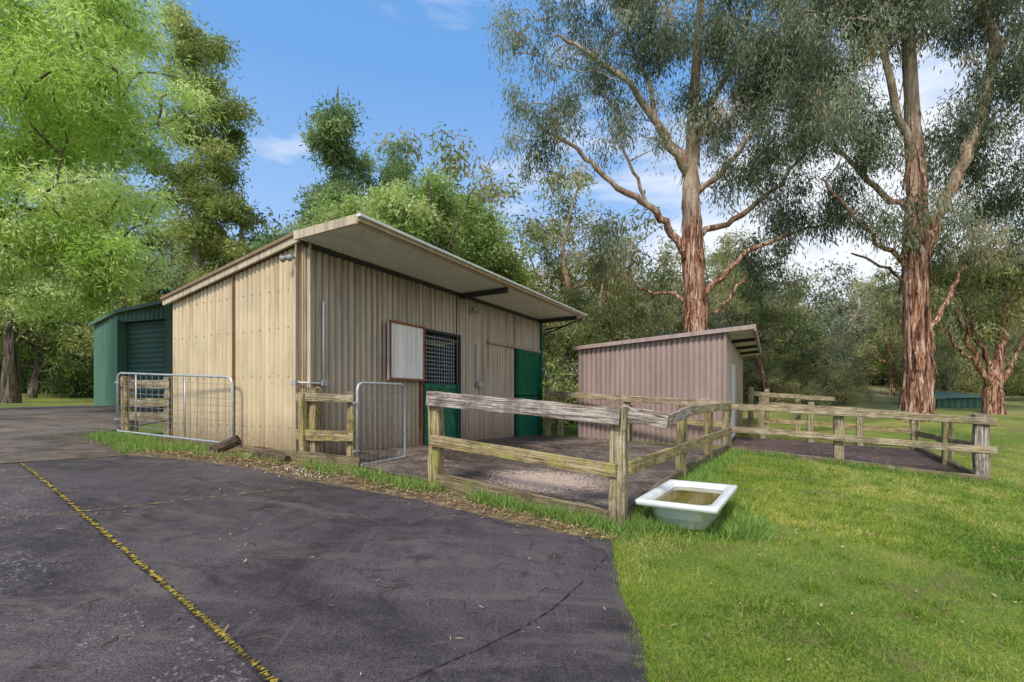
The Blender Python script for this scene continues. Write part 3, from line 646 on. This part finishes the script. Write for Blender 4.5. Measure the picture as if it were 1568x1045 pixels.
for sx in (-.42,.42):
    for sy in (-.18,.18):
        q=O+ux*sx+uy*sy; beam('foot',(q.x,q.y,g(q.x,q.y)-.03),(q.x,q.y,zr-.2),.07,.07,M['grey'],tb,.002,2)

# ------------------------------------------------------------------ log, pebbles, litter
lg=empty('fallen_log',(-4.0,6.8,-.8)); V=[];F=[]
tube([(-4.25,6.85,g(-4.2,6.9)+.03),(-4.05,6.87,g(-4.1,6.9)+.12),(-3.9,6.9,g(-3.9,6.9)+.2)],[.07,.08,.075],10,V,F,.1); mesh('log',V,F,M['log'],lg)
lg=empty('fallen_log',(-3.2,6.4,-.9)); V=[];F=[]
tube([(-3.5,6.55,g(-3.5,6.5)+.05),(-3.2,6.5,g(-3.2,6.5)+.07),(-2.95,6.35,g(-3,6.4)+.05)],[.06,.07,.05],9,V,F,.15); mesh('log',V,F,M['log'],lg)
def scatter_flat(name,P,ln,wd,mat,zo=.03,tilt=.25,seed=3):
    r=np.random.default_rng(seed); n=len(P); z=G(P[:,0],P[:,1])+zo
    c=np.column_stack([P,z]); th=r.uniform(0,6.28,n); d=unit(np.stack([np.cos(th),np.sin(th),r.normal(size=n)*tilt],1)); s=unit(np.cross(d,np.array([0,0,1.])+r.normal(size=(n,3))*tilt))
    L=r.uniform(ln[0],ln[1],(n,1));Wd=r.uniform(wd[0],wd[1],(n,1))
    V=np.stack([c-d*L/2,c+s*Wd/2,c+d*L/2,c-s*Wd/2],1).reshape(-1,3)
    return npmesh(name,V,4,mat,None,r.uniform(0,1,n))
def along(pts,n,sd,r):
    pts=np.array(pts,float); seg=np.linalg.norm(np.diff(pts,axis=0),axis=1); t=r.uniform(0,seg.sum(),n); cs=np.concatenate([[0],np.cumsum(seg)])
    x=np.interp(t,cs,pts[:,0]); y=np.interp(t,cs,pts[:,1]); return np.stack([x,y],1)+r.normal(size=(n,2))*sd
verge=[(-6.6,8.0),(-5.2,6.9),(-4.2,6.5),(-3.2,6.2),(-2.5,5.95),(-1.1,5.6),(0,5.1),(.9,4.65)]
P1=along(verge,4500,.15,rng); P2=np.column_stack([rng.uniform(-6,1,300),rng.uniform(1.8,6.2,300)])
P3=np.column_stack([rng.uniform(1,9,600),rng.uniform(2.3,9,600)]); P4=along([(-2,7),(1,9),(2.5,11),(4,11)],2200,.9,rng); P5=np.column_stack([rng.uniform(5.5,10,1500),rng.uniform(9,14,1500)])
P6=along([(-4.5,6.6),(-3.2,6.3),(-2.4,6.1)],1500,.12,rng)
scatter_flat('leaf_litter',np.vstack([P1,P3,P4,P5,P6]),(.02,.07),(.006,.02),M['litter'],.032)
scatter_flat('fallen_leaves',P2,(.02,.07),(.004,.014),M['litter'],.03,.25,4)
V=[];F=[]
for i in range(45):
    x=random.uniform(-5.5,.7); y=random.uniform(2,5.2); a=random.uniform(0,6.28); L=random.uniform(.05,.2); z=g(x,y)+.024
    tube([(x,y,z),(x+math.cos(a)*L*.5,y+math.sin(a)*L*.5,z+.006),(x+math.cos(a+.4)*L,y+math.sin(a+.4)*L,z)],[.003,.003,.002],4,V,F)
mesh('twigs',V,F,M['bark_dark'])
PP=along([(-2.9,6.1),(-2.3,5.85)],520,.11,rng)
scatter_flat('white_pebbles',PP,(.012,.03),(.01,.022),M['pebble'],.03,.5)

# ------------------------------------------------------------------ grass
def blades(name,P,h,w,mat,v,seed=5,lean=.45):
    r=np.random.default_rng(seed); n=len(P); z=G(P[:,0],P[:,1]); c=np.column_stack([P,z-.005])
    th=r.uniform(0,6.28,n); s=np.stack([np.cos(th),np.sin(th),0*th],1); H=(h[0]+(h[1]-h[0])*r.random((n,1))**1.6); Wd=r.uniform(w[0],w[1],(n,1))
    l=r.normal(size=(n,3))*lean; l[:,2]=1; l=unit(l)
    V=np.stack([c-s*Wd/2,c+s*Wd/2,c+l*H],1).reshape(-1,3)
    return npmesh(name,V,3,mat,None,v)
EXC=[ASPH,DRIVE,PAD,YD2,[tuple(W2(0,0).xy),tuple(W2(L2,0).xy),tuple(W2(L2,-D2).xy),tuple(W2(0,-D2).xy)],[tuple(W(0,0).xy),tuple(W(LEN,0).xy),tuple(W(LEN,-DEP).xy),tuple(W(0,-DEP).xy)]]
def clean(P,ex=EXC):
    k=np.ones(len(P),bool)
    for e in ex: k&=~pip(P,e)
    return P[k]
def vnoise(P,s,seed):
    r=np.random.default_rng(seed); a=0
    for i in range(7):
        k=r.normal(size=2)*s; a=a+np.sin(P@k+r.uniform(0,6.28)+1.5*np.sin(P@(r.normal(size=2)*s*.6)))
    return a/4
N=330000
rad=1.6*np.exp(rng.random(N)*math.log(20/1.6)); th=rng.uniform(math.radians(28),math.radians(92),N)
P=np.stack([rad*np.cos(th),rad*np.sin(th)],1); P=clean(P)
P=P[(vnoise(P,3.5,11)+rng.normal(size=len(P))*.5)>-.65]
v=.42+.36*vnoise(P,1.1,1)+.28*vnoise(P,4,2)+rng.normal(size=len(P))*.18
rr=np.linalg.norm(P,axis=1)
near=rr<6
blades('lawn_grass',P[near],(.015,.06),(.004,.009),M['grass'],v[near],5,.6)
blades('lawn_grass_far',P[~near],(.025,.07),(.01,.022),M['grass'],v[~near],6,.6)
tc=np.column_stack([rng.uniform(.9,9,320),rng.uniform(2,9,320)]); tp_=clean(np.repeat(tc,60,0)+rng.normal(size=(320*60,2))*.045)
blades('grass_tussocks',tp_,(.05,.12),(.005,.009),M['grass'],.3+.22*rng.normal(size=len(tp_)),8,.7)
wp=along([(-.9,5.85),(0,5.35),(.95,4.8)],9000,.08,rng); wp2=along([(1.0,4.6),(1.35,4.9),(2.4,4.8),(2.7,5.6),(1.7,6.2),(1.3,5.3)],10000,.10,rng)
wp3=along([(-6.9,8.2),(-6.0,7.7),(-5.3,7.2),(-4.6,6.95)],8000,.16,rng); wp4=along([(-2.6,6.2),(-1.6,6.0),(-1.0,5.75)],3500,.12,rng)
wp5=along([(1.3,5.0),(2.7,7.1),(3.8,8.9),(4.95,10.5),(6.6,9.55),(8.5,8.45),(8.9,8.7)],14000,.09,rng); wp6=along([(-4.3,6.55),(-3,6.35)],900,.1,rng); wp7=along([(-6.6,7.9),(-5.2,6.6)],1500,.06,rng)
wp=clean(np.vstack([wp,wp2,wp3,wp4,wp5,wp6,wp7]),[ASPH,PAD])
wp=wp[(vnoise(wp,6,12)+rng.normal(size=len(wp))*.4)>-.4]
blades('verge_weeds',wp,(.03,.19),(.008,.018),M['weed'],.5+.3*rng.normal(size=len(wp)),9,.6)
fr=along([(.66,1.8),(.72,2.5),(.8,3.1),(.84,3.6),(.98,4.4)],5000,.045,rng)
blades('lawn_edge_grass',fr,(.02,.06),(.004,.008),M['grass'],.45+.2*rng.normal(size=len(fr)),10,.7)

# ------------------------------------------------------------------ trees
bg=M['bark_gum'];gy=M['bark_grey'];dk=M['bark_dark']
tree('red_gum_tree',(7.65,20),[(0,0,-1.1),(0,0,2.8),(-.14,0,5.6),(-.24,0,8.3),(-.14,.1,11),(.03,.2,13.7),(.2,.2,16.4),(.35,.2,19.5)],[.6,.46,.42,.34,.24,.18,.12,.06],
 [([(-.24,0,9.0),(-1.5,-.6,10.5),(-2.9,-1,12.2),(-4.5,-1.2,13.2),(-6,-1,14.2)],.2,.05),
  ([(-.1,0,5.4),(-1.1,-.3,6.6),(-2.2,-.6,7.6),(-3.7,-.8,8.5),(-5,-.8,9.7),(-6.4,-.6,10.8)],.19,.05),
  ([(.15,0,4.2),(1.0,-.4,5.0),(1.9,-.7,5.8),(3.3,-1,6.4),(4.8,-1,6.9)],.14,.04),
  ([(0,0,10.6),(.9,.5,12.4),(2,.8,14.8),(2.8,1,17)],.17,.05),
  ([(-.2,0,9.6),(-1.3,.6,11.2),(-1.8,1,13.7),(-2.6,1.3,16)],.17,.05),
  ([(0,0,6.8),(1.4,.3,7.3),(3,.4,8.4),(4.2,.2,9.8),(4.8,0,11.5)],.15,.04),
  ([(0,0,8.4),(1.1,-.6,9.4),(2.3,-1.1,11.3),(3,-1.3,13.4)],.13,.04),
  ([(-2.2,-.6,7.6),(-2.9,-.9,8.9),(-3.6,-1.2,10.6)],.09,.03),([(0,0,3.6),(-.9,.4,4.3),(-2.2,.6,4.6),(-3.4,.8,5.6)],.09,.03),([(0,0,3.2),(1.2,.6,3.8),(2.6,.9,5.2),(4.2,1,5.8)],.09,.03)],
 [(-6.3,-.8,13,1.9,1.8,2.8),(-3.6,-.6,14.5,2.6,2.2,2.6),(-.3,0,16.5,3.2,2.4,2.2),(3.2,0,15,2.4,2.2,3.2),(3.9,-.4,11.2,1.7,1.9,2.6),(-5.2,-.8,10.0,2,1.6,1.1),(-2.5,-.8,11.2,1.6,1.6,1.3),(3.9,-.8,7.4,1.6,1.4,1.1),(1.2,-.4,12.5,1.8,1.8,2),(1.8,-.6,9.2,1.3,1.3,1.1),(-3.4,.6,6.2,1.2,1,.8),(3.6,.8,5.6,1.2,1,.8),(5.2,-.3,13.5,1.2,1.4,2.2)],
 780,135,(.27,.27,.36),(.15,.29),(.03,.052),M['leaf_gum'],bg,(0,0,-1.1),.5,11,.06,16,60,.6,6,.5)
tree('red_gum_tree',(14.27,17),[(0,0,-1.0),(.02,0,1.5),(-.1,0,4.8),(-.05,0,7.5),(-.2,0,10),(-.3,.1,14),(-.3,.1,17)],[.48,.40,.36,.28,.22,.16,.08],
 [([(.1,0,4.6),(.5,-.2,6.2),(1.1,-.4,7.8),(1.7,-.5,9.8),(2.1,-.6,11.9),(1.5,-.6,13.5),(1.4,-.6,15.5)],.23,.11),
  ([(-.1,0,8.2),(-1.3,-.3,11),(-1.7,-.6,13),(-1.9,-.6,15)],.14,.05),
  ([(.2,0,1.9),(1.0,.3,2.9),(1.7,.5,4.0),(2.6,.8,5.4),(3.2,.8,7)],.1,.04),
  ([(-.15,0,4.2),(-1.4,-.3,5.2),(-2.6,-.5,6.1),(-3.8,-.6,7.4)],.10,.04),
  ([(2.1,-.6,11.5),(3.2,-.7,13),(4,-.8,14.2)],.12,.05),([(1.1,-.4,7.8),(2.2,.2,9),(3.4,.5,10.4)],.1,.04),([(-.2,0,6.4),(-1,.6,7.6),(-2.2,1,9.2),(-3,1,11)],.12,.04),([(-.1,0,3.4),(-.9,.3,4.6),(-2.0,.5,5.2)],.07,.03)],
 [(-2.7,-.3,12.2,1.9,1.9,2.6),(0,0,14.5,3.4,2.4,2),(-3.5,-.4,8.9,1.1,1.4,1.5),(-1.6,-.4,6.7,1.3,1.4,.9),(3.1,0,9.2,1.5,1.6,2.1),(3.4,-.4,12.4,1.8,1.8,2.2),(2.2,.4,6.2,1.2,1.2,.9),(.6,.4,9.8,1.2,1.4,1.7),(-4.2,-.4,10.8,.9,1,1.1),(-1.8,.2,9.6,1.3,1.2,1.2),(3.6,.3,6.6,1,1,1.1)],
 680,135,(.25,.25,.34),(.13,.26),(.027,.048),M['leaf_gum'],bg,(0,0,-1.1),.5,12,.06,16,70,.6,6,.48)
tree('spreading_gum_tree',(19.2,19.2),[(0,0,-1.0),(-.1,0,.3),(.1,0,1.4),(.4,0,3.2),(.5,0,5)],[.4,.3,.18,.12,.06],
 [([(-.05,0,.2),(-.8,-.2,1.1),(-1.5,-.3,2.5),(-2.0,-.3,4.2)],.14,.05),([(0,0,.3),(-.4,0,1.6),(-.9,.3,3.4),(-1.2,.4,5)],.12,.05),([(0,0,.4),(1,.2,1.5),(1.9,.3,3.2)],.12,.05),([(-1,-.2,1.4),(-2,-.5,1.9),(-3,-.6,3)],.07,.03)],
 [(-1.6,0,4.2,1.6,1.4,1.3),(1.2,0,4.6,1.6,1.4,1.5),(-3,0,3.3,.9,.9,.6),(0,0,5.6,2,1.5,1)],140,100,(.28,.28,.3),(.16,.28),(.035,.06),M['leaf_olive'],bg,(0,0,-.8),.6,13,.05,12)
tree('bright_green_tree',(-14.4,11.0),[(0,0,-.6),(0,0,2),(.3,0,4.5),(.5,0,7),(.6,0,10)],[.4,.3,.24,.16,.06],
 [([(.1,0,2.2),(1.4,-.3,3.2),(3,-.5,3.9),(4.9,-.7,4.1)],.14,.03),([(.2,0,3.2),(1.8,.3,4.8),(3.6,.4,6.2),(5.4,.3,6.8)],.14,.03),([(.4,0,5),(2,0,7),(4,0,8.6),(5.4,0,9.3)],.12,.03),([(.1,0,2),(1.5,-.8,2.4),(2.7,-1,2.7)],.08,.02)],
 [(4.9,-.2,7.6,1.9,1.7,1.6),(3.2,-.2,9.2,2.0,2,1.6),(1.7,-.2,6.6,2.4,1.8,1.8),(5.3,-.4,5.2,1.5,1.4,1.2),(3.4,-.5,4.0,1.9,1.4,1.1),(1.5,-.6,3.4,1.6,1.2,1.0),(4.6,-.6,3.3,1.3,1.1,.8),(5.5,0,3.1,.7,.9,.5),(6.1,.2,6.9,.7,1,.8)],
 700,210,(.24,.24,.15),(.10,.2),(.020,.036),M['leaf_bright'],dk,(.25,-.1,-.45),.5,14,.03,10,0,.55,6,.42)
def column(name,x,y,top,w,zb,leaf,seed,ncl=150,kl=120,cone=.6,ls=1.0,bark=dk,var=.45):
    ell=[];h=top-zb;r=np.random.default_rng(seed);k=10
    for i in range(k):
        t=i/(k-1); ww=w*(1-cone*t)*(1-var/2+var*r.random()); ell.append((r.normal()*w*.07,r.normal()*w*.07,zb+h*t*.94,ww*.5,ww*.5,h/k*.7))
    z0=g(x,y)
    return tree(name,(x,y),[(0,0,z0-.2),(0,0,z0+(top-z0)*.5),(.1,0,top-.3)],[.26,.18,.03],[],ell,ncl,kl,(.28*ls,.28*ls,.2*ls),(.16*ls,.30*ls),(.04*ls,.075*ls),leaf,bark,(0,0,-.3),.8,seed,.04,8,0,.45,4,.28)
column('tall_gum_tree',-16.3,25,19.8,4.2,5,M['leaf_tall'],21,340,130,.35,1.15,gy)
column('tall_gum_tree',-14.6,26,11.5,3.6,3,M['leaf_tall'],22,150,130,.4,1.15,gy)
column('wattle_tree',-9.1,25,16.4,4.2,4.5,M['leaf_fir'],23,460,140,.78,1.1,dk,.35)
column('wattle_tree',-6.6,26.5,14.2,3.0,6,M['leaf_fir'],24,260,140,.7,1.1,dk,.35)
def roundtree(name,x,y,zc,w,h,leaf,seed,ncl=180,kl=130,ls=1.0,bark=dk,droop=(0,0,-.3)):
    r=np.random.default_rng(seed); ell=[]
    for i in range(11):
        d=r.normal(size=3); d/=np.linalg.norm(d); ell.append((d[0]*w*.32,d[1]*w*.3,zc+d[2]*h*.32,w*.2*r.uniform(.7,1.2),w*.2,h*.18*r.uniform(.8,1.2)))
    z0=g(x,y); lb=[]
    for i in range(5):
        a=i*1.26+r.random(); lb.append(([(0,0,z0+(zc-z0)*.5),(math.cos(a)*w*.15,math.sin(a)*w*.15,zc-h*.1),(math.cos(a)*w*.35,math.sin(a)*w*.35,zc+h*.2)],.1,.03))
    return tree(name,(x,y),[(0,0,z0-.2),(.1,0,z0+(zc-z0)*.6),(0,0,zc+h*.35)],[.22,.16,.03],lb,ell,ncl,kl,(.27*ls,.27*ls,.2*ls),(.15*ls,.26*ls),(.045*ls,.075*ls),leaf,bark,droop,.8,seed,.04,8,0,.6,4,.3)
roundtree('light_green_wattle',-3.0,20,7.1,5.2,5.6,M['leaf_round'],31,340,130)
roundtree('light_green_wattle',-6.6,21,6.4,4.2,4.8,M['leaf_round'],32,220,130)
roundtree('dark_wattle',-9.8,21.5,5.4,3.8,4.2,M['leaf_fir'],33,150,130)
roundtree('dark_wattle',-.8,23,5.4,3.8,4.2,M['leaf_tall'],34,130,130,1.1)
dw=empty('distant_woodland',(0,40,0)); protos=[]
def proto(leaf,seed,ngr,bark,h=10.,w=6.,lo=.25,bend=.3,nb=8,tw=.15,kk=60):
    r=np.random.default_rng(seed); random.seed(seed); V=[];F=[]; N=[]
    tp=catmull([(0,0,-.5),(r.normal()*bend,r.normal()*bend,h*.3),(r.normal()*bend*2,r.normal()*bend,h*.6),(r.normal()*bend*3,0,h*.9)],4); tube(tp,list(np.linspace(tw,.02,len(tp))),7,V,F,.1); N+=tp[6:]+tp[-2:]*3
    for i in range(nb):
        a=r.uniform(0,6.28); t0=int(r.uniform(lo,.7)*(len(tp)-1)); s0=tp[t0]; L=w*r.uniform(.22,.55); p=[s0,s0+Vector((math.cos(a)*L*.5,math.sin(a)*L*.5,h*r.uniform(.04,.16))),s0+Vector((math.cos(a+r.normal()*.4)*L,math.sin(a)*L,h*r.uniform(.12,.32)))]
        lp=catmull(p,4); lp=[q+Vector(r.normal(size=3)*.05) for q in lp]; tube(lp,list(np.linspace(tw*.5,.015,len(lp))),5,V,F,.05); N+=lp[4:]
    C=[];cv=[]
    for i in range(ngr):
        n_=N[r.integers(len(N))]; gc=n_+Vector(r.normal(size=3)*w*.08); gv=r.uniform(.1,.9); tube([n_,gc],[.02,.01],3,V,F,0,False)
        for j in range(4):
            c=gc+Vector(r.normal(size=3)*.42); C.append(tuple(c)); cv.append(gv+r.normal()*.1); tube([gc,c],[.012,.006],3,V,F,0,False)
    C=np.array(C); LV,lv=leaves(C,np.array(cv),kk,(.3,.3,.26),(.18,.36),(.05,.10),(0,0,-.7),.6,r)
    m1=bpy.data.meshes.new('wood'); m1.from_pydata([tuple(v) for v in V],[],F); m1.update(); m1.materials.append(bark)
    o=npmesh('tmp',LV,4,leaf,None,lv); m2=o.data; bpy.data.objects.remove(o)
    return m1,m2
protos=[proto(M['leaf_olive'],41,28,gy,10,6,.15,.5,10),proto(M['leaf_olive'],42,20,gy,11,5,.4,.3,6,.1),proto(M['leaf_tall'],43,32,dk,9,7,.1,.7,12,.2),proto(M['leaf_olive'],44,34,bg,12,7,.3,.4,9,.2),proto(M['leaf_gum'],45,15,gy,10,7,.2,.9,9,.13,45),proto(M['leaf_olive'],46,26,dk,5,7,.05,1.,14,.12)]
r=np.random.default_rng(77)
def plant(x,y,h,k=None):
    k=int(r.integers(len(protos))) if k is None else k
    for m_,nm in zip(protos[k],('distant_trunk','distant_foliage')):
        o=bpy.data.objects.new(nm,m_); COL.objects.link(o); o.parent=dw; o.matrix_parent_inverse=Matrix.Translation(dw.location).inverted()
        s=h/10.5; o.location=(x,y,g(x,y)-.1); o.scale=(s*r.uniform(.8,1.3),s*r.uniform(.8,1.3),s); o.rotation_euler=(r.normal()*.04,r.normal()*.06,ROT)
for i in range(110):
    px=r.uniform(-1.15,1.15); y=r.uniform(40,85); x=px*y; ROT=r.uniform(0,6.28)
    h=y*r.uniform(.14,.26)+1
    plant(x,y,h)
cl=[(r.uniform(.2,1.15),r.uniform(27,50)) for _ in range(18)]
for i in range(120):
    c=cl[r.integers(len(cl))]; y=max(25,c[1]+r.normal()*4); x=c[0]*c[1]+r.normal()*4; ROT=r.uniform(0,6.28)
    if x<y*.15: continue
    plant(x,y,float(np.clip(y*r.choice([.1,.16,.22,.28])+r.normal()*.8,2.5,13)),int(r.choice([0,1,2,4,4,5,5,3])))
for x,y,h,k in ((-12.5,31,12.5,1),(-10.8,33,10,0),(-2,32,14,3),(1.5,30,13,0),(4,31,14,3),(-4.5,34,15,0),(4.8,27,10,0),(3,26,8,2),(9,27,7,4),(5.4,23,8,3),(-19,28,12,3),(-24,27,14,3),(-22,22,9,2),(-27,24,12,2),(-30,30,15,0),(28,24,8,0),(23.5,26,7,0),(11.5,25,5.5,4),(13,23,3.5,5),(16,24,4,5),(18,26,6,4)):
    ROT=r.uniform(0,6.28); plant(x,y,h,k)
def shrub(name,x,y,w,h,seed,leaf='leaf_shrub'):
    r=np.random.default_rng(seed); z=g(x,y); e=empty(name,(x,y,z)); n=int(26*w)
    C=np.column_stack([x+r.uniform(-w/2,w/2,n),y+r.normal(size=n)*.5,z+h*r.uniform(.05,1,n)**.8*(.7+.3*np.sin(np.arange(n)))])
    V=[];F=[]
    for c in C[::3]: tube([(c[0]*.7+x*.3,c[1],z),tuple(c)],[.03,.01],4,V,F)
    mesh('stems',V,F,dk,e); LV,lv=leaves(C,r.uniform(.1,.9,n),110,(.3,.3,.22),(.1,.2),(.04,.075),(0,0,-.2),.9,r); npmesh('foliage',LV,4,M[leaf],e,lv)
shrub('garden_shrub',-19.5,24,6,2.6,51); shrub('garden_shrub',-26,26,6,3.4,52); shrub('garden_shrub',3.3,17.5,4.5,2.4,53,'leaf_tall'); shrub('garden_shrub',-13,28,9,3,54)
for i in range(12):
    y=r.uniform(30,55); x=y*r.uniform(.25,1.1); shrub('understorey_shrub',x,y,r.uniform(2,7),r.uniform(.8,2.6),60+i,'leaf_olive' if i%3 else 'leaf_tall')
tree('old_garden_tree',(-19.2,18.5),[(0,0,-.4),(0.05,0,1.6),(0,0,3),(0,0,5)],[.3,.22,.18,.05],[([(0,0,1.8),(1,0,2.8),(2.5,0,3.6)],.1,.03)],[(0,0,4.5,2.5,2,1.6),(2,0,3.6,1.8,1.6,1)],120,110,(.3,.3,.22),(.12,.22),(.04,.07),M['leaf_round'],dk,(0,0,-.3),.8,71)

# ------------------------------------------------------------------ camera
cam=bpy.data.cameras.new('Camera'); co=bpy.data.objects.new('Camera',cam); COL.objects.link(co)
co.location=(0,0,0); co.rotation_euler=(math.radians(90),0,0); cam.sensor_width=36; cam.lens=17.0; cam.shift_y=.0545; cam.clip_end=3000; cam.clip_start=.05
S.camera=co
# ------------------------------------------------------------------ light
sdir=Vector((-.38,-.75,.9)).normalized(); el=math.asin(sdir.z); az=math.atan2(sdir.x,sdir.y)
sun=bpy.data.lights.new('sun','SUN'); sun.energy=3.5; sun.angle=math.radians(10); sun.color=(1,.94,.84)
so=bpy.data.objects.new('sun',sun); COL.objects.link(so); so.rotation_euler=sdir.to_track_quat('Z','Y').to_euler()
w=bpy.data.worlds.new('World'); S.world=w; w.use_nodes=True; nt=w.node_tree; bgN=nt.nodes['Background']
sky=nt.nodes.new('ShaderNodeTexSky'); sky.sky_type='NISHITA'; sky.sun_disc=False; sky.sun_elevation=el; sky.sun_rotation=az%(2*math.pi); sky.air_density=1; sky.dust_density=1.6; sky.ozone_density=1.2
tc=nt.nodes.new('ShaderNodeTexCoord'); mpn=nt.nodes.new('ShaderNodeMapping'); mpn.inputs['Scale'].default_value=(1,1,2.6); nt.links.new(tc.outputs['Generated'],mpn.inputs['Vector'])
cf=noise(nt,mpn.outputs['Vector'],1.7,5,.6,.4)
sx=nt.nodes.new('ShaderNodeSeparateXYZ'); nt.links.new(tc.outputs['Generated'],sx.inputs[0])
cm_in=math2(nt,'ADD',math2(nt,'MULTIPLY',sx.outputs['X'],.22),cf)
cm=ramp(nt,cm_in,[(.50,0.),(.68,.9)])
base=mix(nt,.6,sky.outputs[0],(1.3,3.5,7.5))
haze=ramp(nt,sx.outputs['Z'],[(.0,.85),(.2,.38),(.55,.0)])
base=mix(nt,haze,base,(5.2,6.1,7.2))
nt.links.new(mix(nt,cm,base,(6.8,6.9,7.1)),bgN.inputs['Color']); bgN.inputs['Strength'].default_value=.15
S.view_settings.view_transform='Standard'; S.view_settings.look='None'; S.view_settings.exposure=0
print('TOTAL polys',sum(len(o.data.polygons) for o in bpy.data.objects if o.type=='MESH'))
